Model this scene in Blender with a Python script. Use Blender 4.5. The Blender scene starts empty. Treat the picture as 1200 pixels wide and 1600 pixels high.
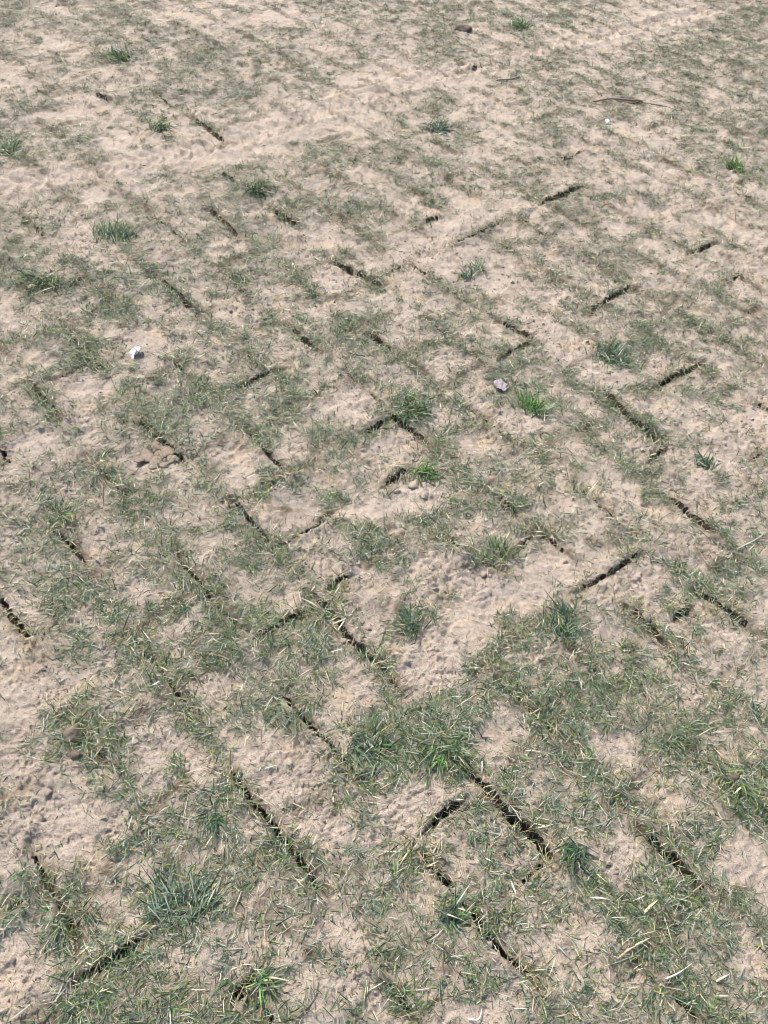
import bpy, math, random
import numpy as np
from mathutils import Matrix, Vector

rng = np.random.default_rng(11)
random.seed(11)
S = bpy.context.scene
COL = S.collection

# ------------------------------------------------------------------ camera, world, sun, exposure
CAM_H, F_PX, PITCH, ROLL = 1.5, 1200.0, math.radians(49.5), math.radians(-5.0)
cp, sp, cr, sr = math.cos(PITCH), math.sin(PITCH), math.cos(ROLL), math.sin(ROLL)
down0 = Vector((0, -sp, -cp))
right = Vector((cr, 0, 0)) + down0 * sr
down = Vector((-sr, 0, 0)) + down0 * cr
fwd = Vector((0, cp, -sp))
cam = bpy.data.cameras.new('camera'); cam_o = bpy.data.objects.new('camera', cam); COL.objects.link(cam_o)
m = Matrix((right, -down, -fwd)).transposed().to_4x4(); m.translation = (0, 0, CAM_H)
cam_o.matrix_world = m
cam.sensor_fit = 'VERTICAL'; cam.sensor_height = 36; cam.lens = 36 * F_PX / 1600
cam.clip_start = .01; cam.clip_end = 500
S.camera = cam_o

SUN_EL, SUN_AZ = math.radians(52), math.radians(-38)      # azimuth from +Y towards +X: ahead of the viewer, to the left
W = bpy.data.worlds.new('World'); S.world = W; W.use_nodes = True
wn = W.node_tree.nodes; bg = wn['Background']; bg.inputs['Strength'].default_value = .15
sky = wn.new('ShaderNodeTexSky'); sky.sky_type = 'NISHITA'; sky.sun_disc = False
sky.sun_elevation = SUN_EL; sky.sun_rotation = SUN_AZ; sky.dust_density = 2.0; sky.air_density = 1.0
W.node_tree.links.new(sky.outputs[0], bg.inputs[0])
sl = bpy.data.lights.new('sun', 'SUN'); sl.energy = 3.2; sl.angle = math.radians(2.5); sl.color = (1, .95, .88)
so = bpy.data.objects.new('sun', sl); COL.objects.link(so)
sd = Vector((math.sin(SUN_AZ) * math.cos(SUN_EL), math.cos(SUN_AZ) * math.cos(SUN_EL), math.sin(SUN_EL)))
so.rotation_euler = sd.to_track_quat('Z', 'Y').to_euler(); so.location = sd * 20
S.view_settings.view_transform = 'Standard'; S.view_settings.look = 'None'
S.view_settings.exposure = 1.2; S.view_settings.gamma = 1
S.cycles.pixel_filter_type = 'BLACKMAN_HARRIS'; S.cycles.filter_width = .85

# ------------------------------------------------------------------ helpers
def to_ground(P):
    P = np.asarray(P, float); x = (P[..., 0] - 600) / F_PX; y = (P[..., 1] - 800) / F_PX
    x, y = cr * x - sr * y, sr * x + cr * y
    t = CAM_H / (sp + y * cp)
    return np.stack([x * t, (cp - y * sp) * t], -1)

def to_photo(X, Y):
    R = np.array(right); D = np.array(down); Fw = np.array(fwd)
    v = np.stack([X, Y, np.full_like(X, -CAM_H)], -1)
    z = np.maximum(v @ Fw, .05)
    return 600 + F_PX * (v @ R) / z, 800 + F_PX * (v @ D) / z

def _h(ix, iy, s):
    n = (ix * 374761393 + iy * 668265263 + s * 2147483647 + 12345).astype(np.uint32)
    n = (n ^ (n >> np.uint32(13))) * np.uint32(1274126177)
    n = n ^ (n >> np.uint32(16))
    return n

def perlin(x, y, s=0):
    x0 = np.floor(x).astype(np.int64); y0 = np.floor(y).astype(np.int64)
    fx = (x - x0).astype(np.float32); fy = (y - y0).astype(np.float32)
    def g(i, j):
        a = _h(x0 + i, y0 + j, s).astype(np.float32) * np.float32(2 * math.pi / 4294967296.0)
        return np.cos(a) * (fx - i) + np.sin(a) * (fy - j)
    u = fx * fx * fx * (fx * (fx * 6 - 15) + 10); v = fy * fy * fy * (fy * (fy * 6 - 15) + 10)
    a = g(0, 0); b = g(1, 0); c = g(0, 1); d = g(1, 1)
    return ((a + (b - a) * u) * (1 - v) + (c + (d - c) * u) * v) * 1.5

def fbm(x, y, size, octs=3, s=0, gain=.5):
    r = 0; a = 1; f = 1 / size; t = 0
    for o in range(octs):
        r = r + a * perlin(x * f + 17.3 * o, y * f - 9.1 * o, s + o); t += a; a *= gain; f *= 2.03
    return r / t

def sstep(a, b, x):
    t = np.clip((x - a) / (b - a), 0, 1); return t * t * (3 - 2 * t)

# ------------------------------------------------------------------ survey of the ground: slits, grass cover, bare sand
SLIT_A = [(300,182,355,225),(228,188,265,220),(330,330,375,370),(250,345,290,380),(425,325,470,358),(340,417,390,465),(250,437,310,490),(95,507,162,582),(45,595,97,657),(150,725,202,787),(220,660,287,717),(270,560,320,612),(450,507,500,550),(380,672,450,742),(520,407,595,447),(440,415,500,462),(570,520,615,550),(640,410,740,480),(780,500,830,532),(665,500,740,557),(930,607,1035,695),(715,625,800,690),(610,650,675,695),(895,757,985,837),(1050,780,1110,830),(85,825,130,880),(0,930,50,1005),(280,875,380,990),(360,780,430,855),(205,995,305,1120),(490,930,620,1075),(440,1080,575,1230),(110,1120,165,1190),(685,840,785,895),(980,945,1045,1010),(770,1065,880,1160),(1090,920,1185,985),(357,1200,505,1395),(725,1200,870,1350),(660,1345,840,1550),(1000,1295,1105,1395),(1050,1550,1095,1595),(600,1540,645,1590),(1130,1235,1200,1285),(345,272,368,288),(247,148,272,168),(150,145,170,156),(385,555,415,585),(40,450,55,466),(0,702,14,722),(775,775,806,806),(890,1015,940,1052)]
SLIT_B = [(720,110,765,100),(875,255,915,235),(845,320,915,292),(710,380,785,347),(1075,398,1120,377),(220,605,275,577),(365,610,445,577),(415,767,485,727),(780,562,830,535),(580,440,640,410),(925,485,988,447),(1120,447,1165,427),(1020,605,1100,565),(430,860,515,808),(400,995,490,950),(780,880,840,835),(900,925,1000,865),(0,1425,50,1400),(125,1530,220,1467),(357,1567,400,1530),(665,1300,720,1255),(810,1385,855,1350),(665,346,690,337),(840,108,880,92),(565,675,600,660),(910,676,935,660),(1015,720,1040,700),(1178,718,1204,703),(515,920,545,902),(980,1020,995,1010),(1055,962,1080,947),(80,597,150,567),(600,762,640,735)]
# how open (dark) each one is, 1 = wide black gap; the default is .6
OPEN = {(720,110,765,100):.28,(357,1200,505,1395):1.15,(660,1345,840,1550):1.1,(725,1200,870,1350):.95,(125,1530,220,1467):1.05,(357,1567,400,1530):1.1,(1050,1550,1095,1595):.85,(440,1080,575,1230):.9,(280,875,380,990):.8,(490,930,620,1075):.75,(85,825,130,880):.95,(95,507,162,582):.8,(380,672,450,742):.9,(415,767,485,727):1.,(430,860,515,808):.9,(665,1300,720,1255):1.,(710,380,785,347):1.,(845,320,915,292):.9,(640,410,740,480):.8,(780,880,840,835):.9,(685,840,785,895):.9,(895,757,985,837):.75,(0,930,50,1005):.9,(220,660,287,717):.75,(1000,1295,1105,1395):.75,(930,607,1035,695):.6,(1178,718,1204,703):.8,(1075,398,1120,377):.6}
SLITS = [(q, 'A') for q in SLIT_A] + [(q, 'B') for q in SLIT_B]

TRACKS = [([(-60,302),(90,276),(300,238),(430,202),(545,160),(720,108),(900,66),(1060,28),(1240,-12)], .08, .010),
          ([(545,590),(575,668),(640,735),(620,790),(560,905)], .05, .004),
          ([(870,520),(930,565),(1010,625),(1110,700)], .06, .0035),
          ([(1000,290),(1090,330),(1210,385)], .10, .004)]

GRID = """645653343554 555556533366
534665655444 564466355665
354356564642 343455464646
564465453323 463455464645
775333324564 666345443556
323455666564 655675444366
663565675676 543456656454
763774567447 423455674443
766556576535 435456675444
456766454635 356645556665
467536546677 455544556566
457645665656 544775474445
552677677744 765457556664
554677557656 665457665543
456644645666 264565655454
666776556664 367565456456
676667664366 665676355455
655566577546 535753655556
577567665564 563364345575
366545676673 743577565544
336556755774 333567775664
444666667653 457766777545
357656577657 888667777645
446644456578 886366547666
443764573356 575666757587
336476756357 445657557667
343646667567 647656647754
554658877666 654647667544
666758766646 566566677674
367666554645 666556577776
257776767465 565646566676
368877777555 456566556577""".split('\n')
GRID = np.array([[int(c) for c in r.replace(' ', '')] for r in GRID], float)
BARE = [(558,640,24,42),(630,708,34,22),(590,690,18,10),(650,775,38,22),(590,795,45,18),(740,930,62,38),(690,985,55,48),(670,1040,55,45),(560,900,38,26),(470,825,28,38),(840,802,18,12),(890,885,70,32),(905,548,42,22),(945,590,55,12),(1010,632,50,10),(1130,720,50,26),(60,1065,60,45),(28,965,30,40),(60,1275,62,55),(45,1340,50,32),(170,1290,38,22),(200,1345,36,20),(450,1215,62,34),(505,1285,50,28),(540,1435,42,42),(430,1478,26,16),(650,1250,48,38),(830,1330,28,26),(865,1480,30,34),(965,1335,48,32),(985,1215,45,26),(1160,1330,24,58),(1170,1480,30,50),(35,1530,48,55),(375,735,20,38),(455,705,28,24),(760,440,48,16),(690,652,12,20),(800,655,28,12),(885,690,26,12),(60,690,30,20),(150,605,40,14),(230,525,30,12),(290,250,120,12),(480,205,90,14),(660,125,110,14),(900,60,120,14),(1060,25,60,12),(60,285,60,12),(330,1070,40,20),(400,1165,50,26),(260,1240,30,18),(1090,650,50,16),(900,760,30,14),(935,735,26,14),(820,935,50,20),(1130,1050,40,26),(780,1160,30,20),(620,1300,60,36),(720,1430,40,26),(570,620,20,20),(1120,350,60,16),(1010,330,60,12),(700,240,60,10),(800,180,40,10),(940,360,60,12),(90,180,60,10),(120,75,60,9),(440,30,80,10),(250,1090,26,14),(110,1330,40,24),(1060,560,40,10),(680,190,40,8)]
DENSE = [(290,1410,55,42),(230,1385,40,30),(655,1170,78,45),(600,1130,50,36),(500,985,36,50),(870,975,38,22),(900,1085,95,48),(575,868,42,34),(868,830,34,18),(755,785,48,22),(645,635,55,24),(400,955,40,18),(520,690,50,26),(130,545,48,24),(60,440,50,18),(180,368,40,16),(1155,1230,60,40),(1060,1365,60,40),(100,1560,80,36),(240,1560,90,30),(135,1160,50,30),(330,620,60,28),(270,640,50,20),(90,850,40,26),(170,750,50,26),(120,920,70,30),(400,850,40,24),(1030,1400,60,40),(960,1250,50,26),(830,560,40,20),(980,540,45,18),(960,400,50,16),(190,88,45,10),(410,295,32,10),(20,235,26,14),(690,850,26,20),(640,975,34,26),(1000,555,40,20),(330,1020,50,26),(860,1260,30,40),(1130,1130,60,26),(215,1190,30,36),(780,1010,40,26),(880,1190,30,26)]

TH = math.radians(-45.5)
def lattice(X, Y):
    u = X * math.cos(TH) + Y * math.sin(TH); v = -X * math.sin(TH) + Y * math.cos(TH)
    return u, v
def track_near(X, Y, pts):
    g = to_ground(pts); d = np.full(X.shape, 9.0)
    for a, b in zip(g[:-1], g[1:]):
        w = b - a; L2 = w @ w; t = np.clip(((X - a[0]) * w[0] + (Y - a[1]) * w[1]) / L2, 0, 1)
        d = np.minimum(d, np.hypot(X - a[0] - t * w[0], Y - a[1] - t * w[1]))
    return d
def cover(X, Y, detail=True):
    """share of the ground that grass covers, 0..1"""
    px, py = to_photo(X, Y)
    ins = (px > -60) & (px < 1260) & (py > -60) & (py < 1700)
    gx = np.clip(px / 50 - .5, 0, 22.999); gy = np.clip(py / 50 - .5, 0, 30.999)
    i = gx.astype(int); j = gy.astype(int); fx = gx - i; fy = gy - j
    g = (GRID[j, i] * (1 - fx) + GRID[j, i + 1] * fx) * (1 - fy) + (GRID[j + 1, i] * (1 - fx) + GRID[j + 1, i + 1] * fx) * fy
    g = np.where(ins, g, 5.2) + .8 * sstep(2.0, 3.6, Y)
    wx = px + 14 * fbm(X, Y, .09, 2, 91); wy = py + 9 * fbm(X, Y, .09, 2, 95)
    for k, lst in ((-1, BARE), (1, DENSE)):
        for (cx, cy, rx, ry) in lst:
            b = (abs(px - cx) < rx * 1.8) & (abs(py - cy) < ry * 1.8)
            if b.any():
                d = np.hypot((wx[b] - cx) / rx, (wy[b] - cy) / ry)
                g[b] += 1.5 * sstep(1.35, .55, d) if k > 0 else -2.7 * sstep(1.35, .6, d)
    u, v = lattice(X, Y)
    strips = 0
    for w, q, off, pitch, amt, sd in ((v, u, .0375, .1867, 2.7, 201), (u, v, -.07, .1853, 1.1, 211)):
        k = np.round((w - off) / pitch); d = w - off - k * pitch - .012 * perlin(q / .15, k * 3.1, sd)
        strips = strips + amt * np.exp(-(d / .022) ** 2) * sstep(-.25, .25, perlin(q / .21, k * 5.7, sd + 1))
    g = 5.0 + (g - 5.0) * .72 + strips * (1 - .68 * sstep(1.9, 3.4, Y)) + 2.2 * sstep(1.9, 3.4, Y) * fbm(X, Y, .24, 3, 15) - .45 - 1.4 * np.exp(-(track_near(X, Y, TRACKS[0][0]) / .065) ** 4)
    n = .45 * fbm(X, Y, .13, 2, 5) + 1.3 * fbm(X, Y, .056, 2, 6) + (1.7 * fbm(X, Y, .024, 2, 8) if detail else 0)
    return .97 * sstep(2.7, 7.8, g + 2.5 * n)

def worley(x, y, s=0):
    """distance to the nearest and the second nearest of scattered points, and a random value of the nearest"""
    x0 = np.floor(x).astype(np.int64); y0 = np.floor(y).astype(np.int64)
    f1 = np.full(x.shape, 9.0); f2 = f1.copy(); rv = np.zeros(x.shape)
    for i in (-1, 0, 1):
        for j in (-1, 0, 1):
            a = _h(x0 + i, y0 + j, s) / 4294967296.0; b = _h(x0 + i, y0 + j, s + 77) / 4294967296.0
            d = np.hypot(x0 + i + a - x, y0 + j + b - y)
            n = d < f1
            f2 = np.where(n, f1, np.minimum(f2, d)); rv = np.where(n, (a * 7.13 + b * 3.7) % 1, rv); f1 = np.where(n, d, f1)
    return f1, f2, rv

def slit_lines():
    out = []
    for k, (q, fam) in enumerate(SLITS):
        a = to_ground(q[:2]); b = to_ground(q[2:]); o = OPEN.get(q, .56)
        if fam == 'A': o = o * 1.0
        out.append((a, b, fam, o))
    return out
LINES = slit_lines()
def faint_lines():
    """the rest of the cutting pattern, where the cuts have nearly closed"""
    r = np.random.default_rng(5); ca, sa = math.cos(TH), math.sin(TH); mids = [((a + b) / 2, (b - a), f) for a, b, f, o in LINES]
    for fam, off, pitch, lo, hi in (('A', .0375, .1867, -6, 1), ('B', -.07, .1853, -1, 6)):
        for k in range(-40, 40):
            w = off + k * pitch; q = lo + r.uniform(0, .45)
            while q < hi:
                L = r.uniform(.16, .33) if fam == 'A' else r.uniform(.08, .2)
                e = [(w_ * 1.0) for w_ in (q, q + L)]
                P = [np.array((c * ca - w * sa, c * sa + w * ca)) if fam == 'A' else np.array((w * ca - c * sa, w * sa + c * ca)) for c in e]
                mid = (P[0] + P[1]) / 2; q += L + (r.uniform(.1, .22) if fam == 'A' else r.uniform(.15, .6))
                px, py = to_photo(mid[0:1], mid[1:2])
                if not (-40 < px[0] < 1240 and -30 < py[0] < 1650 and mid[1] > .1): continue
                if any(np.hypot(*(m_ - mid)) < .5 * (np.hypot(*d_) + L) and f == fam for m_, d_, f in mids): continue
                jit = r.normal(0, .006, 2)
                LINES.append((P[0] + jit, P[1] + jit + r.normal(0, .005, 2), fam, r.uniform(.22, .52) * (1 if mid[1] < 1.8 else .55 if mid[1] < 2.8 else .3) if fam == 'A' else r.uniform(.0, .12)))
faint_lines()

def slit_near(X, Y, reach, ext=.0):
    """distance to the nearest slit, its index and the place along it"""
    dist = np.full(X.shape, 9.0); idx = np.full(X.shape, -1, int); par = np.zeros(X.shape); side = np.zeros(X.shape)
    for k, (a, b, fam, o) in enumerate(LINES):
        v = b - a; L = np.hypot(*v); t_ = v / L; n_ = np.array([-t_[1], t_[0]])
        sel = np.nonzero((abs(X - (a[0] + b[0]) / 2) < L / 2 + reach + ext) & (abs(Y - (a[1] + b[1]) / 2) < L / 2 + reach + ext))[0]
        if not len(sel): continue
        rx = X[sel] - a[0]; ry = Y[sel] - a[1]
        s = rx * t_[0] + ry * t_[1]; n = rx * n_[0] + ry * n_[1]
        wob = .007 * perlin(s / .10, np.full_like(s, k * 3.7), 40) + .0032 * perlin(s / .024, np.full_like(s, k * 5.1), 41)
        n = n - wob
        over = np.maximum(np.maximum(-s - ext, s - L - ext), 0)
        d = np.hypot(n, over)
        u = d < dist[sel]
        q = sel[u]; dist[q] = d[u]; idx[q] = k; par[q] = (s / L)[u]; side[q] = n[u]
    return dist, idx, par, side

def track_relief(X, Y):
    r = np.zeros(X.shape)
    for pts, hw, amp in TRACKS:
        g = to_ground(pts); acc = 0
        for a, b in zip(g[:-1], g[1:]):
            v = b - a; L = np.hypot(*v); t_ = v / L
            sel = np.nonzero((abs(X - (a[0] + b[0]) / 2) < abs(v[0]) / 2 + hw * 1.5) & (abs(Y - (a[1] + b[1]) / 2) < abs(v[1]) / 2 + hw * 1.5))[0]
            rx = X[sel] - a[0]; ry = Y[sel] - a[1]; s = rx * t_[0] + ry * t_[1]; n = rx * -t_[1] + ry * t_[0]
            ok = (s >= 0) & (s < L)
            sel, s, n = sel[ok], s[ok], n[ok]
            jit = .02 * fbm(X[sel], Y[sel], .06, 2, 61)
            lug = np.sin(2 * np.pi * ((s + acc) / .062 + np.abs(n) / .09 + jit / .03))
            win = sstep(hw, hw * .6, abs(n))
            r[sel] += amp * win * (sstep(-.3, .5, lug) - .6) + amp * 1.1 * np.exp(-((abs(n) - hw) / .02) ** 2) * (.6 + .6 * fbm(X[sel], Y[sel], .05, 1, 63))
            acc += L
    return r

def height(X, Y, C=None, with_slits=True):
    if C is None: C = cover(X, Y)
    bare = 1 - C
    h = .013 * fbm(X, Y, .55, 2, 1) + .0075 * fbm(X, Y, .15, 2, 3)
    b1 = fbm(X, Y, .055, 3, 21)
    h += (.0055 + .0045 * bare) * b1
    # crumbly sand: broken lumps and crumbs, in some places more than in others, with hollows trodden in
    zone = sstep(-.25, .3, fbm(X, Y, .20, 2, 29))
    wx = X + .012 * fbm(X, Y, .03, 2, 51); wy = Y + .012 * fbm(X, Y, .03, 2, 52)
    f1, f2, rv = worley(wx / .026, wy / .026, 3)
    lump = sstep(0, .35, f2 - f1) * (rv - .25) * (1 - .5 * f1)
    g1, g2, gv = worley(wx / .0095, wy / .0095, 4)
    crumb = np.clip(1 - 1.5 * g1, 0, 1) ** .6 * (gv > .45) * (gv - .2)
    tn = 2.6 * fbm(X, Y, .075, 4, 25, .55); fl = np.floor(tn); crust = fl + sstep(.40, .62, tn - fl) - tn * .55
    tn = 2.2 * fbm(X + 3, Y - 5, .030, 3, 26, .6); fl = np.floor(tn); flake = fl + sstep(.38, .6, tn - fl) - tn * .6
    loose = (.2 + .8 * zone) * (.3 + .7 * bare)
    h += loose * (.0065 * crust + .0036 * flake + .0040 * lump * (rv > .5)) + (.25 + .75 * zone) * (.35 + .65 * bare) * .0034 * crumb
    h += .0030 * fbm(X, Y, .013, 3, 33, .65) * (.6 + bare)
    h += .006 * C * fbm(X, Y, .05, 2, 35) + .004 * C
    h += track_relief(X, Y) * (.4 + .6 * bare)
    dist, idx, par, side = slit_near(X, Y, .09)
    k = idx >= 0
    dep = np.zeros(X.shape)
    if k.any():
        o = np.array([l[3] for l in LINES])[idx[k]]
        L = np.array([np.hypot(*(l[1] - l[0])) for l in LINES])[idx[k]]
        s = par[k] * L; d = dist[k]
        tap = sstep(-.02, .22, np.minimum(par[k], 1 - par[k]))
        rag = fbm(X[k], Y[k], .016, 2, 44)
        wv = perlin(s / .06, idx[k] * 7.7, 45)
        hw = (.0036 * o * tap * (1 + .7 * wv) * sstep(-.75, -.1, perlin(s / .028, idx[k] * 3.3, 47) + o - .35) + .0026 * rag * np.minimum(1, o * 2.3) * sstep(4.6, 2.2, np.hypot(Y[k], CAM_H)))
        rho = np.hypot(Y[k], CAM_H)
        hw = np.where(hw > .001, np.maximum(hw, .00098 * rho * np.minimum(o * 1.15, 1.0) * tap), hw)
        cut = sstep(.0030, -.0016, d - hw) * sstep(.0006, .0017, hw)
        dep[k] = cut * (.018 + .03 * o) * sstep(0, .2, tap + .08) * (.75 + .5 * fbm(X[k], Y[k], .03, 2, 48))
        # the edge bulges and crumbles on one side, the other has sunk a little
        sg = np.where((idx[k] % 2) == 0, 1.0, -1.0) * np.sign(side[k])
        lip = np.exp(-((d - hw - .012) / .016) ** 2) * (.0045 + .004 * fbm(X[k], Y[k], .03, 2, 46)) * (1 + .8 * sg) * (.4 + .6 * tap) * np.minimum(1, .25 + o)
        dip = -.006 * np.exp(-(d / .016) ** 2) * (1 - .7 * sg) * np.minimum(1, .1 + 1.2 * o)
        h[k] += lip * (1 - cut) + dip
    return h - dep, dep, idx

# ------------------------------------------------------------------ materials
def nodes(name):
    m_ = bpy.data.materials.new(name); m_.use_nodes = True
    nt = m_.node_tree; b = nt.nodes['Principled BSDF']
    return m_, nt, b
def mk(nt, t, **kw):
    n = nt.nodes.new(t)
    for k, v in kw.items():
        if k in n.inputs: n.inputs[k].default_value = v
        else: setattr(n, k, v)
    return n
def noise(nt, co, scale, detail=3, rough=.55):
    n = mk(nt, 'ShaderNodeTexNoise', Scale=scale, Detail=detail, Roughness=rough); nt.links.new(co, n.inputs['Vector']); return n.outputs['Fac']
def ramp(nt, fac, stops):
    r = mk(nt, 'ShaderNodeValToRGB'); e = r.color_ramp.elements
    while len(e) < len(stops): e.new(.5)
    for el, (p, c) in zip(e, stops): el.position = p; el.color = (*c, 1) if len(c) == 3 else c
    nt.links.new(fac, r.inputs[0]); return r.outputs['Color']
def mix(nt, fac, a, b, mode='MIX'):
    n = mk(nt, 'ShaderNodeMix', data_type='RGBA', blend_type=mode)
    for sck, v in ((n.inputs[0], fac), (n.inputs[6], a), (n.inputs[7], b)):
        if hasattr(v, 'is_linked') or isinstance(v, bpy.types.NodeSocket): nt.links.new(v, sck)
        else: sck.default_value = v if isinstance(v, (int, float)) else (*v, 1)
    return n.outputs[2]

def soil_material(name, dark=False):
    m_, nt, b = nodes(name)
    co = mk(nt, 'ShaderNodeNewGeometry').outputs['Position']
    if not dark:
        big = noise(nt, co, 5.5, 4); mid = noise(nt, co, 34, 4, .6); fine = noise(nt, co, 420, 3, .7); grain = noise(nt, co, 900, 2, .6)
        base = ramp(nt, big, [(.3, (.355, .296, .240)), (.5, (.42, .347, .277)), (.72, (.465, .380, .292))])
        base = mix(nt, ramp(nt, mid, [(.35, (0, 0, 0)), (.75, (.55, .55, .55))]), base, (.31, .252, .200))
        sp_ = ramp(nt, fine, [(.3, (.62, .60, .58)), (.5, (1, 1, 1)), (.68, (1.18, 1.17, 1.15))])
        base = mix(nt, .9, base, sp_, 'MULTIPLY')
        base = mix(nt, ramp(nt, noise(nt, co, 9, 3), [(.52, (0, 0, 0)), (.75, (.5, .5, .5))]), base, (.46, .335, .195))
        bit = noise(nt, co, 150, 4, .75)
        base = mix(nt, .85, base, ramp(nt, bit, [(.30, (.55, .52, .49)), (.42, (.92, .91, .90)), (.60, (1.04, 1.04, 1.03)), (.72, (1.22, 1.21, 1.2))]), 'MULTIPLY')
        g2 = ramp(nt, grain, [(.34, (.5, .48, .46)), (.44, (1, 1, 1)), (.62, (1, 1, 1)), (.72, (1.35, 1.33, 1.3))])
        base = mix(nt, .7, base, g2, 'MULTIPLY')
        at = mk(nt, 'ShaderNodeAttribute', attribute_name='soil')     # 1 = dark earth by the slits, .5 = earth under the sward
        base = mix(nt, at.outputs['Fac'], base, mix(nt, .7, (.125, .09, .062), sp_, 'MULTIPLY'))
    else:
        fine = noise(nt, co, 160, 4, .7); grain = noise(nt, co, 700, 2, .6)
        base = ramp(nt, fine, [(.3, (.035, .026, .018)), (.55, (.075, .053, .034)), (.75, (.15, .105, .065))])
    nt.links.new(base, b.inputs['Base Color'])
    b.inputs['Roughness'].default_value = .95; b.inputs['Specular IOR Level'].default_value = .12
    bm1 = mk(nt, 'ShaderNodeBump', Strength=1., Distance=.0042); nt.links.new(fine, bm1.inputs['Height'])
    bm2 = mk(nt, 'ShaderNodeBump', Strength=.7, Distance=.0012); nt.links.new(grain, bm2.inputs['Height'])
    nt.links.new(bm1.outputs[0], bm2.inputs['Normal']); nt.links.new(bm2.outputs[0], b.inputs['Normal'])
    return m_
M_SAND = soil_material('sandy_topsoil'); M_DARK = soil_material('dark_earth', True)

def blade_material(name, rough=.5, spec=.35, trans=.25):
    m_, nt, b = nodes(name)
    at = mk(nt, 'ShaderNodeAttribute', attribute_name='Col')
    co = mk(nt, 'ShaderNodeNewGeometry').outputs['Position']
    c = mix(nt, .5, at.outputs['Color'], ramp(nt, noise(nt, co, 300, 2), [(.3, (.65, .65, .65)), (.7, (1.3, 1.3, 1.3))]), 'MULTIPLY')
    nt.links.new(c, b.inputs['Base Color']); b.inputs['Roughness'].default_value = rough; b.inputs['Specular IOR Level'].default_value = spec
    tr = mk(nt, 'ShaderNodeBsdfTranslucent'); nt.links.new(c, tr.inputs['Color'])
    ms = mk(nt, 'ShaderNodeMixShader', Fac=trans); out = nt.nodes['Material Output']
    nt.links.new(b.outputs[0], ms.inputs[1]); nt.links.new(tr.outputs[0], ms.inputs[2]); nt.links.new(ms.outputs[0], out.inputs['Surface'])
    return m_
M_BLADE = blade_material('grass_blade'); M_STRAW = blade_material('dry_blade', .6, .25, .15)

def mesh_from(name, V, F_quads, mat, tris=None, attrs=(), smooth=True):
    me = bpy.data.meshes.new(name)
    nq = len(F_quads); nt_ = 0 if tris is None else len(tris)
    me.vertices.add(len(V)); me.vertices.foreach_set('co', np.asarray(V, np.float32).ravel())
    loops = np.concatenate([np.asarray(F_quads, np.int32).ravel()] + ([np.asarray(tris, np.int32).ravel()] if nt_ else []))
    me.loops.add(len(loops)); me.loops.foreach_set('vertex_index', loops.astype(np.int32))
    st = np.concatenate([np.arange(nq) * 4, nq * 4 + np.arange(nt_) * 3]).astype(np.int32)
    me.polygons.add(nq + nt_); me.polygons.foreach_set('loop_start', st)
    me.polygons.foreach_set('use_smooth', np.full(nq + nt_, smooth))
    me.update(calc_edges=True)
    for an, tp, data in attrs:
        a = me.attributes.new(an, tp, 'POINT')
        a.data.foreach_set('color' if tp == 'FLOAT_COLOR' else 'value', np.asarray(data, np.float32).ravel())
    me.materials.append(mat)
    return me
def link(name, me, parent=None, **props):
    o = bpy.data.objects.new(name, me); COL.objects.link(o)
    if parent: o.parent = parent
    for k, v in props.items(): o[k] = v
    return o

# ------------------------------------------------------------------ the ground sheet with its slits
AX, AY = .20, -1.76
def rows():
    y = -.12; out = []
    while y < 6.9:
        out.append(y); y += min(.0125, 1.2 * (y * y + 2.25) / (1.5 * 768))
    return np.array(out)
ys = rows(); sl_ = np.linspace(-.47, .34, 620)
NR, NC = len(ys), len(sl_)
GX = (AX + sl_[None, :] * (ys[:, None] - AY)).ravel(); GY = np.repeat(ys, NC)
GC = cover(GX, GY)
GZ, GD, GI = height(GX, GY, GC)
far = slit_near(GX, GY, .05)[0]
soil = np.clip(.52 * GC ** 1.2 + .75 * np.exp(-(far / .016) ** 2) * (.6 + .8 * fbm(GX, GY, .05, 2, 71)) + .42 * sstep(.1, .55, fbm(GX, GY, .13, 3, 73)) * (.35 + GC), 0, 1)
V = np.stack([GX, GY, GZ], -1)
I = np.arange(NR * NC).reshape(NR, NC)
Q = np.stack([I[:-1, :-1], I[:-1, 1:], I[1:, 1:], I[1:, :-1]], -1).reshape(-1, 4)
qd = GD[Q].max(1); qi = GI[Q].max(1)
cut = (qd > .009) & (qi >= 0)
# skirt out to the horizon
loop = np.concatenate([I[0, :], I[1:, -1], I[-1, -2::-1], I[-2:0:-1, 0]])
ctr = np.array([.0, 3.2]); ringV = []; ringQ = []; prev = loop; base = len(V)
for r_, q_ in ((1.08, .6), (1.25, .3), (1.7, 0), (4, 0), (40, 0)):
    P = V[loop].copy(); P[:, :2] = ctr + (P[:, :2] - ctr) * r_; P[:, 2] *= q_
    cur = base + np.arange(len(loop)); base += len(loop); ringV.append(P)
    ringQ.append(np.stack([prev, np.roll(prev, -1), np.roll(cur, -1), cur], -1)[:, ::-1]); prev = cur
Vall = np.concatenate([V] + ringV); soil_all = np.concatenate([soil, np.full(len(Vall) - len(V), .25)])
def sub(name, faces, mat):
    u, inv = np.unique(faces, return_inverse=True)
    return mesh_from(name, Vall[u], inv.reshape(-1, 4), mat, attrs=[('soil', 'FLOAT', soil_all[u])])
ground = link('ground', sub('ground', np.concatenate([Q[~cut]] + ringQ), M_SAND), kind='structure')
for k in range(len(LINES)):
    f = Q[cut & (qi == k)]
    if len(f): link('slit', sub('slit', f, M_DARK), ground)

def ground_z(x, y):
    X = np.atleast_1d(np.asarray(x, float)); Y = np.atleast_1d(np.asarray(y, float))
    return height(X, Y)[0]

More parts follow.
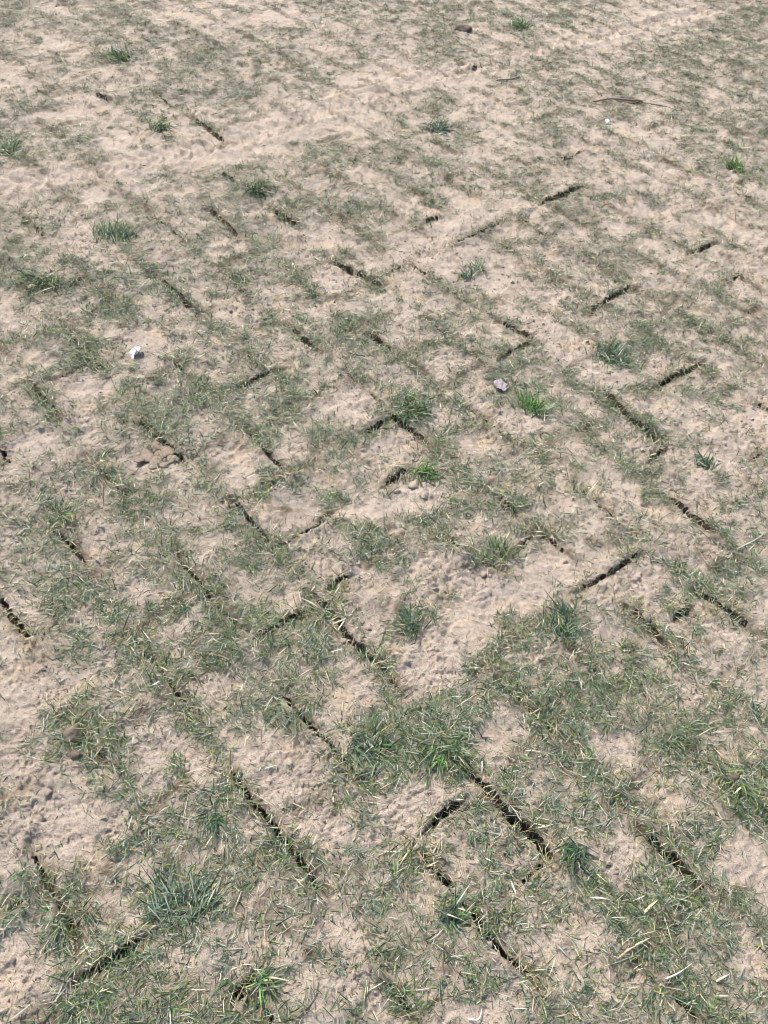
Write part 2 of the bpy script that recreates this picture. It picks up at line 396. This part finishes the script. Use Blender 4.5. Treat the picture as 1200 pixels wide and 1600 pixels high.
# ------------------------------------------------------------------ grass blades
PAL = np.array([(.030,.064,.026),(.056,.100,.054),(.118,.163,.102),(.285,.315,.240),(.100,.146,.038),(.200,.218,.072),(.46,.40,.28),(.26,.18,.10),(.070,.185,.024)])  # palest greens: dusty blades, with sky glints painted into the colour too
def blades(px, py, pz, az, length, width, lean, curl, colr, segs):
    """ribbons: each blade rises from its root, leans over and droops"""
    n = len(px); ts = np.linspace(0, 1, segs + 1)
    dx, dy = np.cos(az), np.sin(az); sx, sy = -dy, dx
    V_ = np.zeros((n, 2 * segs + 1, 3), np.float32); C_ = np.ones((n, 2 * segs + 1, 4), np.float32)
    ox = np.zeros(n); oz = np.zeros(n); prev = 0
    tw = rng.normal(0, .45, n)
    for j, t in enumerate(ts):
        if j:
            a = lean + curl * (t - .5 / segs) ; st = length * (t - prev); prev = t
            ox = ox + np.sin(a) * st; oz = oz + np.cos(a) * st
            oz = np.maximum(oz, .0008 + .0006 * tw)
        w = width * .5 * (1 - t ** 2.2) * (.75 + .5 * math.sin(math.pi * min(t + .15, 1)))
        cxp = px + dx * ox; cyp = py + dy * ox; czp = pz + oz
        shade = .68 + .42 * t  # colour darkens towards the root: painted shadow deep in the grass
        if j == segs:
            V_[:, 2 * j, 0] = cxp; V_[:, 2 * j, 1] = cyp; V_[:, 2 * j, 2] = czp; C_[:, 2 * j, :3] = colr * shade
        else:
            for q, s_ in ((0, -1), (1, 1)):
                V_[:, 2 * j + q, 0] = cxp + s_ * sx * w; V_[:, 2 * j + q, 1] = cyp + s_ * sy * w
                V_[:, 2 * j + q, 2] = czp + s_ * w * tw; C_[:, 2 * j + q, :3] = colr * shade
    nv = 2 * segs + 1; b0 = np.arange(n) * nv
    Qs = np.stack([np.stack([b0 + 2 * j, b0 + 2 * j + 1, b0 + 2 * j + 3, b0 + 2 * j + 2], -1) for j in range(segs - 1)], 1).reshape(-1, 4) if segs > 1 else np.zeros((0, 4), int)
    j = segs - 1
    T = np.stack([b0 + 2 * j, b0 + 2 * j + 1, b0 + 2 * j + 2], -1)
    return V_.reshape(-1, 3), Qs, T, C_.reshape(-1, 4)

def pack(parts):
    Vs, Qs, Ts, Cs = [], [], [], []; o = 0
    for v, q, t, c in parts:
        Vs.append(v); Qs.append(q + o); Ts.append(t + o); Cs.append(c); o += len(v)
    return np.concatenate(Vs), np.concatenate(Qs), np.concatenate(Ts), np.concatenate(Cs)

def pick_colour(n, mixw, seed_noise=None):
    w = np.array(mixw, float); w /= w.sum()
    c = PAL[rng.choice(len(PAL), n, p=w)] * np.exp(rng.normal(-.04, .36, (n, 1))) * rng.uniform(.93, 1.07, (n, 3))
    return c

def scatter(n, y0, y1):
    d0, d1 = y0 - AY, y1 - AY
    d = np.sqrt(rng.uniform(d0 * d0, d1 * d1, n)); s_ = rng.uniform(-.475, .345, n)
    return AX + s_ * d, AY + d

live, dead = [], []
ZONES = [(-.08, .95, 11000, 3, .86), (.95, 2.3, 9800, 2, .88), (2.3, 6.2, 7200, 1, 1.08)]   # tufts tried per square metre, ribbon segments, size
for y0, y1, dens, segs, big in ZONES:
    area = .435 * ((y1 - AY) ** 2 - (y0 - AY) ** 2)
    x, y = scatter(int(area * dens), y0, y1)
    c = cover(x, y)
    dist, idx, par, side = slit_near(x, y, .07, .05)
    edge = np.exp(-((dist - .018) / .018) ** 2)
    c = np.clip(c + .38 * edge * (.5 + fbm(x, y, .08, 2, 81)), 0, 1) * np.where(dist < .007, .2, 1)
    ok = rng.random(len(x)) < c ** 1.1 * .9
    x, y, c, edge = x[ok], y[ok], c[ok], edge[ok]
    nb = rng.poisson(2.2 + 6.5 * c)
    ti = np.repeat(np.arange(len(x)), nb); n = len(ti)
    tone = fbm(x, y, .17, 2, 83)[ti]; fresh = (edge[ti] * .5 + .5 * sstep(.1, .5, fbm(x, y, .12, 2, 85))[ti])
    spread = .004 + .009 * rng.random(len(x))
    bx = x[ti] + rng.normal(0, 1, n) * spread[ti]; by = y[ti] + rng.normal(0, 1, n) * spread[ti]
    bz = np.zeros(n)
    lay = (rng.uniform(0, 2 * np.pi, len(x)))[ti]
    az = lay + rng.normal(0, 1.15, n)
    lean = np.clip(rng.normal(1.2, .30, n) - .22 * fresh, .15, 1.52)
    curl = rng.normal(.5, .45, n)
    ln = rng.gamma(5, .0041, n) * (.62 + .5 * c[ti]) * big ** .5
    wd = (.0007 + .0014 * rng.random(n) ** 1.8) * big
    k = rng.random(n)
    col = pick_colour(n, (2.6, 3.2, 3.6, 3.2, 2.2, 1.7, 1.7, .5, .5))
    frm = rng.random(n) < .50 * np.clip(fresh, 0, 1) + .06 * (tone > .1)
    col[frm] = pick_colour(frm.sum(), (2, 1.2, .4, .1, 2.4, 1.3, .6, .3, 1.6))
    live.append((bx, by, ln, wd, az, lean, curl, col, segs))
    # dead thatch lying flat between and round the tufts
    n2 = int(area * dens * (1.9 if y0 < .9 else 1.2))
    x, y = scatter(n2, y0, y1)
    c = cover(x, y, False); dist = slit_near(x, y, .07, .04)[0]
    ok = rng.random(n2) < np.clip(.12 + .7 * c + .35 * np.exp(-(dist / .035) ** 2), 0, 1) * np.where(dist < .006, .2, 1)
    x, y = x[ok], y[ok]; n = len(x)
    cl = cover(x, y, False)
    dead.append((x, y, rng.gamma(6, .0040, n) * big ** .5 * (.35 + .65 * sstep(.05, .5, cl)), rng.uniform(.0008, .0019, n) * big, rng.uniform(0, 2 * np.pi, n),
                 np.clip(rng.normal(1.42, .12, n), 1, 1.62), rng.normal(.08, .2, n),
                 pick_colour(n, (.4, 1.2, 2.6, 2.4, .6, .8, 1.9, 1.6, 0)), min(segs, 2)))
# tan and brown roots and stalks fringing the slits
fx, fy = [], []
for k, (a, b, fam, o) in enumerate(LINES):
    L = np.hypot(*(b - a)); n = int(L * (2600 if k < len(SLITS) else 900) * rng.uniform(.25, 1.0))
    t = rng.uniform(-.12, 1.08, n); tn = (b - a) / L
    off = rng.choice([-1, 1], n) * rng.gamma(3, .0042, n) + .003
    fx.append(a[0] + (b - a)[0] * t - tn[1] * off); fy.append(a[1] + (b - a)[1] * t + tn[0] * off)
fx, fy = np.concatenate(fx), np.concatenate(fy)
fr = sstep(-.2, .25, fbm(fx, fy, .10, 2, 87)); ok = rng.random(len(fx)) < .15 + .85 * fr; fx, fy = fx[ok], fy[ok]; n = len(fx)
dead.append((fx, fy, rng.gamma(5, .0045, n), rng.uniform(.0008, .0018, n), rng.uniform(0, 2 * np.pi, n), np.clip(rng.normal(1.15, .3, n), .3, 1.6), rng.normal(.3, .4, n),
             pick_colour(n, (0, .4, .4, .4, 1.2, 1.6, 2.6, 2.0, 0)), 2))
def build(lst, name, mat, **props):
    parts = []
    for x, y, ln, wd, az, lean, curl, col, segs in lst:
        z = ground_z(x, y)
        parts.append(blades(x, y, z + .0004, az, ln, wd, lean, curl, col, segs))
    v, q, t, c = pack(parts)
    return link(name, mesh_from(name, v, q, mat, t, [('Col', 'FLOAT_COLOR', c)]), **props), len(q) * 2 + len(t)
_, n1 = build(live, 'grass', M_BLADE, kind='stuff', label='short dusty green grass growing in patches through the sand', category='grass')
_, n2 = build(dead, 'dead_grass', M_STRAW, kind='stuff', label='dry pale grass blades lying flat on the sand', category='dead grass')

# ------------------------------------------------------------------ crumbs of sand and earth
ICO_V = []
import bmesh
def ico(sub_):
    bm = bmesh.new(); bmesh.ops.create_icosphere(bm, subdivisions=sub_, radius=1)
    v = np.array([q.co[:] for q in bm.verts]); f = np.array([[w.index for w in q.verts] for q in bm.faces]); bm.free()
    return v, f
IV = np.array([(1,0,0),(-1,0,0),(0,1,0),(0,-1,0),(0,0,1),(0,0,-1)], float); IF = np.array([(0,2,4),(2,1,4),(1,3,4),(3,0,4),(2,0,5),(1,2,5),(3,1,5),(0,3,5)])
cx_, cy_, cs_ = [], [], []
for y0, y1, dens, mn in ((-.08, 1.1, 15000, .0011), (1.1, 2.6, 5000, .0018)):
    area = .435 * ((y1 - AY) ** 2 - (y0 - AY) ** 2)
    x, y = scatter(int(area * dens), y0, y1)
    zone = sstep(-.25, .3, fbm(x, y, .20, 2, 29)); c = cover(x, y)
    dist = slit_near(x, y, .07, .02)[0]
    ok = rng.random(len(x)) < (.06 + .5 * zone * (1 - c) + .5 * np.exp(-(dist / .03) ** 2)) * (dist > .005)
    x, y = x[ok], y[ok]
    cx_.append(x); cy_.append(y); cs_.append(np.minimum(mn * np.exp(rng.gamma(1.6, .34, len(x))), .0058))
cx_, cy_, cs_ = map(np.concatenate, (cx_, cy_, cs_)); n = len(cx_)
cz_ = ground_z(cx_, cy_)
az_ = rng.uniform(0, 2 * np.pi, (n, 1)); IR = np.stack([np.cos(az_) * IV[:, 0] - np.sin(az_) * IV[:, 1], np.sin(az_) * IV[:, 0] + np.cos(az_) * IV[:, 1], np.broadcast_to(IV[:, 2], (n, 6))], -1) + rng.normal(0, .18, (n, 6, 3))
CV = IR * rng.uniform(.65, 1.4, (n, 6, 1)) * cs_[:, None, None] * np.stack([rng.uniform(.8, 1.4, n), rng.uniform(.8, 1.4, n), rng.uniform(.55, .9, n)], -1)[:, None, :]
CV += np.stack([cx_, cy_, cz_ + cs_ * .15], -1)[:, None, :]
CF = (IF[None] + 6 * np.arange(n)[:, None, None]).reshape(-1, 3)
link('sand_crumbs', mesh_from('sand_crumbs', CV.reshape(-1, 3), np.zeros((0, 4), int), M_SAND, CF, [('soil', 'FLOAT', np.repeat(rng.random(n) ** 3 * .35, 6))], smooth=False),
     kind='stuff', label='small crumbs of dry sand strewn over the trodden bare patches', category='sand crumbs')

# ------------------------------------------------------------------ things that lie on the ground, each on its own
def spot(px, py):
    g = to_ground((px, py)); return float(g[0]), float(g[1]), float(ground_z(g[0], g[1])[0])
def px_size(py, px=600):
    a, b = to_ground((px - 5, py)), to_ground((px + 5, py)); return float(np.hypot(*(b - a))) / 10
def thing(name, me, label, cat, loc, group=None):
    o = link(name, me); o.location = loc; o['label'] = label; o['category'] = cat
    if group: o['group'] = group
    return o

TUFTS = [  # place, half width in photo pixels, look, label
 (832,637,26,'lime','bright lime green grass tuft leaning over bare sand, the brightest in the field'),
 (658,742,22,'lime','small bright green tuft above crumbled pale clods, at the end of a short slit'),
 (518,962,30,'tan','tangled tuft with orange and straw yellow blades at the head of a slit'),
 (290,1415,52,'blue','large dark bluish green tuft with pale glossy blades, near a bare sandy hollow'),
 (410,1530,24,'fresh','fresh green tuft right beside the end of a short black slit'),
 (213,998,20,'tan','dry brown tuft at the upper end of a straw fringed slit'),
 (660,1338,30,'tan','scruffy tan dead grass tuft at the top of the longest black slit'),
 (738,428,20,'blue','round dusty blue green tuft alone on pale sand'),
 (872,975,36,'dark','dark green tuft with long combed blades under a churned sandy strip'),
 (190,90,26,'fresh','broad green tuft far off on the left, taller than the thin grass around it'),
 (412,296,26,'fresh','low wide green tuft just beside a bare sandy strip with a faint slit'),
 (20,238,22,'olive','olive green tuft at the left edge of the field below a tyre track'),
 (245,200,20,'olive','narrow olive tuft growing along a short slit beside the tyre track'),
 (820,42,22,'fresh','pale green tuft far off beside the dark soil clump'),
 (682,198,22,'blue','bluish tuft standing on the far side below the tyre track'),
 (960,560,40,'dark','bushy dark green tuft with spreading blades beside a trodden sandy hollow'),
 (1150,262,18,'lime','small light green tuft near the right edge, among thin dusty grass'),
 (640,640,40,'fresh','wide fresh green tuft over the upper end of a black slit'),
 (768,868,28,'fresh','green tuft in the corner where two slits meet above a pale clod'),
 (702,1430,24,'fresh','slender green tuft beside the middle of the longest black slit'),
 (330,1277,14,'dark','tiny star shaped green tuft alone on bare sand'),
 (1165,1240,44,'olive','matted olive and brown tuft around a dark earth clod near the right edge'),
 (100,805,26,'olive','yellowish olive tuft at the top of a short black slit on the left'),
 (60,440,32,'olive','thick olive tuft on the left, above a faint slit'),
 (640,980,24,'dark','dark green tuft with one broad upright blade beside pale crumbled sand'),
 (690,1185,40,'fresh','dense fresh green tuft at the upper end of a slit running to the right'),
 (580,1165,34,'dark','dense dark green tuft hanging over the end of a black slit'),
 (895,1335,26,'dark','dark green tuft of long blades where two slits meet on the right'),
 (1100,725,16,'dark','very dark low tuft among broken sandy crumbs'),
 (180,372,34,'fresh','long green tuft stretched along a hidden slit above pale sand'),
]
LOOK = {'lime': (0,.3,.1,.1,1.5,2.0,.5,.1,5), 'tan': (.2,.5,.6,.6,1.6,2.4,4.0,2.2,.2), 'blue': (3,4.5,4,2,.6,.3,.7,.1,.2), 'fresh': (1.6,2.0,1.4,.8,2.4,1.5,.7,.2,1.8),
        'dark': (4.5,3.6,2,.9,1.4,.5,.5,.2,.5), 'olive': (1,1.2,1.2,.8,3.6,2.6,1.4,.8,.5)}
for px, py, r, look, lab in TUFTS:
    x, y, z = spot(px, py); R = r * px_size(py)
    n = int(np.clip(16000 * R * R * 3.1 * 1.3 + 40, 60, 420))
    m_c = rng.integers(4, 8); ca = rng.uniform(0, 2 * np.pi, m_c); cq = R * .75 * rng.random(m_c) ** .6; lay = rng.uniform(0, 2 * np.pi) + rng.normal(0, .8, m_c)
    ci = rng.choice(m_c, n, p=rng.dirichlet(np.full(m_c, 3.)))
    bx = cq[ci] * np.cos(ca[ci]) + rng.normal(0, R * .26, n); by = cq[ci] * np.sin(ca[ci]) * .9 + rng.normal(0, R * .26, n)
    az = lay[ci] + rng.normal(0, .85, n); sz = 1.0 if y < 1.5 else 1.1 if y < 3 else 1.25
    up = {'lime': .75, 'fresh': .85, 'blue': .95, 'tan': 1.1, 'dark': 1.0, 'olive': 1.0}[look]
    v, qd_, t, c = blades(bx, by, ground_z(x + bx, y + by) - z + .0003, az, np.clip(rng.gamma(6, .0060, n), .01, .075) * sz ** .5 * (.8 if look == 'tan' else 1),
                          (.0011 + .0018 * rng.random(n)) * sz, np.clip(rng.normal(up + .1, .3, n), .1, 1.5), rng.normal(.65, .4, n), pick_colour(n, LOOK[look]), 3)
    thing('grass_tuft', mesh_from('grass_tuft', v, qd_, M_BLADE, t, [('Col', 'FLOAT_COLOR', c)]), lab, 'grass tuft', (x, y, z), 'grass tufts standing out of the thin sward')

IV3, IF3 = ico(3)
def clod_mesh(sx, sy, sz, seed, rough=.3, dark=0.0, flat=False):
    v = IV3.copy()
    r_ = np.random.default_rng(int(seed * 10)); N = r_.normal(size=(13, 3)); N /= np.linalg.norm(N, axis=1)[:, None]; D_ = r_.uniform(.62, .95, 13)
    dn = v @ N.T; t = np.where(dn > .05, D_ / np.maximum(dn, .05), 9).min(1); t = np.minimum(t, 1.25)
    n2 = fbm(v[:, 0] + .8 * v[:, 2] + seed, v[:, 1] - .7 * v[:, 2], .45, 3, 103)
    n3 = fbm(v[:, 0] - .6 * v[:, 2] + seed, v[:, 1] + .9 * v[:, 2], .12, 2, 104)
    v = v * (t * (1 + rough * .5 * n2 + .24 * n3))[:, None]
    v *= (sx, sy, sz)
    v[:, 2] = np.maximum(v[:, 2], -.45 * sz)
    sl = np.clip(dark + .25 * n2, 0, 1)
    return mesh_from('soil_clod', v, np.zeros((0, 4), int), M_SAND, IF3, [('soil', 'FLOAT', sl)])
CLODS = [  # place, half sizes in photo pixels (across, deep), darkness, label
 (755,897,7,6,.05,'pale angular clod alone below the corner of two slits'),
 (575,980,6,5,.0,'pale rounded clod beside a tuft with orange blades, highest of its small heap'),
 (585,992,9,7,.0,'largest pale clod of the heap beside the crumbling slit'),
 (598,986,6,5,.05,'small pale clod at the right end of the heap beside the crumbling slit'),
 (575,1036,5,4,.1,'square pale clod on the lip of the crumbling slit'),
 (535,1001,5,4,.15,'greyish clod caught in grass blades beside the crumbling slit'),
 (648,757,12,8,.05,'broad flat topped pale clod below a bright green tuft'),
 (619,770,7,5,.12,'small greyish clod under a mat of dry stalks'),
 (664,775,10,6,.05,'pale lumpy clod just in front of the broad flat topped one'),
 (1010,965,9,7,.45,'brown rounded clod lodged in a slit on the right'),
 (1142,1218,13,10,.8,'dark brown earth clod in matted olive grass near the right edge'),
 (161,1011,10,7,.35,'reddish brown flattened clod among short grass on the left'),
 (725,46,13,9,.85,'dark soil clump far off on pale sand'),
 (112,1150,17,14,.7,'grey brown dug up earth lump beside a ragged hole in the grass'),
 (120,1182,12,9,.8,'dark earth lump in front of the bigger dug up one'),
 (868,1357,9,6,.4,'brown clod in the corner where two slits meet'),
 (1005,1240,10,6,.0,'pale knobbly clod at the top of a churned sandy patch'),
 (75,1238,8,6,.05,'pale round clod on smooth bare sand at the left'),
]
for k, (px, py, rx, ry, dk, lab) in enumerate(CLODS):
    x, y, z = spot(px, py); p = px_size(py)
    thing('soil_clod', clod_mesh(rx * p * .95, ry * p * 1.1, min(rx, ry) * p * .75, k * 1.7 + 2, .42, dk), lab, 'clod', (x, y, z + .1 * ry * p), 'clods lying loose on the ground').rotation_euler.z = k * 1.3
# a crust of turf soil that has lifted, in broken flakes
x, y, z = spot(248, 712); p = px_size(712)
cr_ = bpy.data.objects.new('soil_crust', None); COL.objects.link(cr_); cr_.location = (x, y, z)
cr_['label'] = 'lifted grey brown soil crust in broken flakes beside a black slit'; cr_['category'] = 'soil crust'
for k, (dx, dy, rx, ry) in enumerate(((-18, 2, 12, 7), (6, -5, 15, 7), (-2, 11, 10, 5), (22, 3, 8, 5), (-8, -12, 8, 5), (16, 13, 6, 4), (-26, 10, 6, 4), (30, -8, 5, 4))):
    o = link('flake', clod_mesh(rx * p * 1.25, ry * p * 2.0, .005, 40 + k, 1.3, .46), cr_)
    o.location = (dx * p, -dy * p * 1.5, .002 + .0012 * k); o.rotation_euler = (.05 * (k - 2), .06 * (1 - k % 3), .4 * k)
# pebble
def simple_mat(name, colr, rough=.6, trans=0):
    m_, nt, b = nodes(name); co = mk(nt, 'ShaderNodeNewGeometry').outputs['Position']
    c = mix(nt, .6, colr, ramp(nt, noise(nt, co, 260, 3), [(.3, (.7, .7, .7)), (.7, (1.2, 1.2, 1.2))]), 'MULTIPLY')
    nt.links.new(c, b.inputs['Base Color']); b.inputs['Roughness'].default_value = rough
    return m_
pe = clod_mesh(.013, .016, .010, 77, .16); pe.materials.clear(); pe.materials.append(simple_mat('pale_stone', (.58, .54, .50), .8))
x, y, z = spot(949, 193); thing('pebble', pe, 'pale smooth pebble on the sand in front of the brown twig', 'pebble', (x, y, z + .006))

def tube(points, radii, mat, name, sides=7):
    P = np.array(points, float); V_, Q_ = [], []
    for i, p in enumerate(P):
        d = P[min(i + 1, len(P) - 1)] - P[max(i - 1, 0)]; d /= np.linalg.norm(d)
        u = np.cross(d, (0, 0, 1.0)); u /= max(np.linalg.norm(u), 1e-6); w = np.cross(u, d)
        for q in range(sides):
            a = 2 * math.pi * q / sides; V_.append(p + radii[i] * (math.cos(a) * u + math.sin(a) * w))
    for i in range(len(P) - 1):
        for q in range(sides): Q_.append((i * sides + q, i * sides + (q + 1) % sides, (i + 1) * sides + (q + 1) % sides, (i + 1) * sides + q))
    T_ = [(0, q + 1, q) for q in range(1, sides - 1)]; e = (len(P) - 1) * sides; T_ += [(e, e + q, e + q + 1) for q in range(1, sides - 1)]
    return mesh_from(name, V_, np.array(Q_), mat, np.array(T_))
def along(pts, n, lift, seed=0):
    G = to_ground(pts); t = np.linspace(0, len(G) - 1, n); xs = np.interp(t, range(len(G)), G[:, 0]); ysx = np.interp(t, range(len(G)), G[:, 1])
    # rounded corners and a slight wander
    for _ in range(2):
        xs[1:-1] = (xs[:-2] + 2 * xs[1:-1] + xs[2:]) / 4; ysx[1:-1] = (ysx[:-2] + 2 * ysx[1:-1] + ysx[2:]) / 4
    zs = ground_z(xs, ysx); zz = np.maximum(zs, np.interp(t, [0, len(G) - 1], [zs[0], zs[-1]])) + lift
    for _ in range(3): zz[1:-1] = np.maximum(zs[1:-1] + lift, (zz[:-2] + zz[1:-1] + zz[2:]) / 3)
    return np.stack([xs, ysx, zz], -1)
def lying(name, pts, r0, r1, mat, label, cat, n=16, lift=.002, group=None):
    P = along(pts, n, lift); o = P[0].copy(); rad = np.interp(np.linspace(0, 1, n), [0, 1], [r0, r1]) * rng.uniform(.88, 1.12, n)
    thing(name, tube(P - o, rad, mat, name), label, cat, tuple(o), group)
M_TWIG = simple_mat('brown_bark', (.20, .12, .085), .8); M_GREY = simple_mat('grey_stem', (.22, .18, .14), .8); M_DSTEM = simple_mat('dark_stem', (.07, .065, .05), .7)
lying('twig', [(926,162),(950,159),(975,159),(1003,162)], .0032, .005, M_TWIG, 'long slightly bowed reddish brown twig on the far sand', 'twig', lift=.008)
lying('stem', [(1003,161),(1030,165),(1058,173)], .003, .002, M_GREY, 'thin pale grey stem reaching on from the end of the brown twig', 'stem')
lying('stem', [(465,1592),(482,1576),(493,1560),(498,1536)], .0012, .0008, M_DSTEM, 'thin dark curved stem lying on bare sand near the bottom', 'stem')
lying('stem', [(1008,1074),(1010,1096),(1011,1120)], .0017, .0012, M_TWIG, 'short straight brown stem pointing towards the viewer in dense grass', 'stem')
lying('stem', [(980,1020),(995,1010)], .004, .003, M_DSTEM, 'stubby black stem beside the brown clod in the slit', 'stem', n=6)
lying('stem', [(775,128),(795,127),(811,121)], .004, .003, M_GREY, 'short pale stem far off below the tyre track', 'stem', n=8)

def straw(pts, width, colr, label, lift=.006, fold=.35):
    P = along(pts, 9, lift); o = P[0].copy(); P = P - o; V_, Q_ = [], []
    for i, p in enumerate(P):
        d = P[min(i + 1, 8)] - P[max(i - 1, 0)]; d /= np.linalg.norm(d); u = np.cross(d, (0, 0, 1.0)); u /= np.linalg.norm(u)
        w = width * .36 * (1 - (i / 8) ** 3 * .8) * (.7 + .3 * min(i / 2, 1))
        V_ += [p - u * w + (0, 0, fold * w), p, p + u * w + (0, 0, fold * w)]
    V_ = np.array(V_); V_ = np.concatenate([V_, V_ - (0, 0, .0004)])
    for i in range(8):
        for q in (0, 1):
            a = 3 * i + q; Q_ += [(a, a + 1, a + 4, a + 3), (a + 27 + 3, a + 27 + 4, a + 27 + 1, a + 27)]
        Q_ += [(3 * i, 3 * i + 3, 3 * i + 30, 3 * i + 27), (3 * i + 2, 3 * i + 29, 3 * i + 32, 3 * i + 5)]
    c = np.ones((54, 4)); c[:, :3] = np.array(colr) * .85
    thing('grass_straw', mesh_from('grass_straw', V_, np.array(Q_), M_STRAW, None, [('Col', 'FLOAT_COLOR', c)]), label, 'straw', tuple(o), 'single pale straws on the turf')
straw([(1004,1428),(1012,1419),(1023,1410)], .006, (.70,.60,.33), 'broad pale yellow straw with blunt ends in green grass')
straw([(920,1405),(932,1405),(950,1408)], .004, (.72,.74,.66), 'white tipped straw lying across green grass, left of the broad yellow one')
straw([(797,1380),(801,1392),(805,1404)], .0042, (.72,.70,.62), 'short white straw in grey green grass beside the corner of two slits')
straw([(752,1193),(751,1203),(751,1213)], .004, (.70,.62,.54), 'stubby pinkish white straw on bare soil right of a dense green tuft')
straw([(729,1594),(742,1597),(748,1593),(751,1577)], .0036, (.72,.70,.64), 'bent white straw at the bottom edge')
straw([(1037,1531),(1058,1522),(1081,1505)], .0036, (.55,.55,.50), 'long grey white straw on dusty sand near the bottom right')
straw([(1115,1535),(1126,1529),(1136,1524)], .005, (.55,.50,.40), 'short wide greyish straw among bright blades near the bottom right corner')
straw([(962,1500),(978,1486),(996,1478)], .0042, (.52,.38,.22), 'brownish orange straw arching over a dark gap in the grass')
straw([(988,1480),(1000,1474),(1014,1467)], .0040, (.62,.48,.36), 'pinkish straw just above the brownish orange one')
straw([(672,1470),(684,1462),(694,1450)], .0026, (.50,.44,.38), 'thin upright leaning straw on dull sand, left of the longest slit'  )
straw([(240,1075),(246,1074),(252,1070)], .004, (.75,.70,.62), 'tiny white straw beside a straw fringed slit on the left')
straw([(1150,860),(1175,848),(1200,830)], .004, (.40,.46,.32), 'long pale green straw near the right edge among flattened grass')

def crumpled(nx, ny, sx, sy, seed, bend, amp, mat, name):
    u, v_ = np.meshgrid(np.linspace(-1, 1, nx), np.linspace(-1, 1, ny)); r = np.hypot(u, v_)
    k = np.where(r > 0, np.maximum(abs(u), abs(v_)) / np.maximum(r, 1e-6), 1)          # square to disc
    edge = 1 + .18 * fbm(u * .5 + seed, v_ * .5, .5, 2, 121)
    X, Y = u * k * edge * sx, v_ * k * edge * sy
    rid = 1 - np.abs(fbm(u + seed, v_ - seed, .9, 2, 123)) * 2
    Z = bend * (np.abs(u + .15) ** 1.5) + amp * rid + amp * .6 * fbm(u, v_, .4, 2, 125)
    Z -= Z.min()
    P = np.stack([X, Y, Z], -1).reshape(-1, 3); N = len(P); P = np.concatenate([P, P - (0, 0, .0006)])
    I_ = np.arange(N).reshape(ny, nx); q = np.stack([I_[:-1, :-1], I_[:-1, 1:], I_[1:, 1:], I_[1:, :-1]], -1).reshape(-1, 4)
    lp = np.concatenate([I_[0, :-1], I_[:-1, -1], I_[-1, :0:-1], I_[:0:-1, 0]])
    sk = np.stack([lp, lp + N, np.roll(lp, -1) + N, np.roll(lp, -1)], -1)
    return mesh_from(name, P, np.concatenate([q, q[:, ::-1] + N, sk]), mat)
x, y, z = spot(214, 553)
thing('paper_scrap', crumpled(17, 17, .014, .025, 3.1, .013, .007, simple_mat('white_scrap', (.66, .63, .65), .8), 'paper_scrap'), 'crumpled white scrap on the sand beside a slit', 'scrap', (x, y, z + .003)).rotation_euler = (.2, -.1, -.35)
x, y, z = spot(781, 605)
thing('dry_leaf', crumpled(15, 15, .019, .025, 8.4, .005, .004, simple_mat('mauve_leaf', (.25, .205, .21), .9), 'dry_leaf'), 'curled greyish mauve dead leaf on sand, up and left of a lime green tuft', 'leaf', (x, y, z + .003)).rotation_euler = (.1, .1, .7)
print('tris ground', len(Q) * 2, 'grass', n1, 'dead', n2, 'crumbs', len(CF))
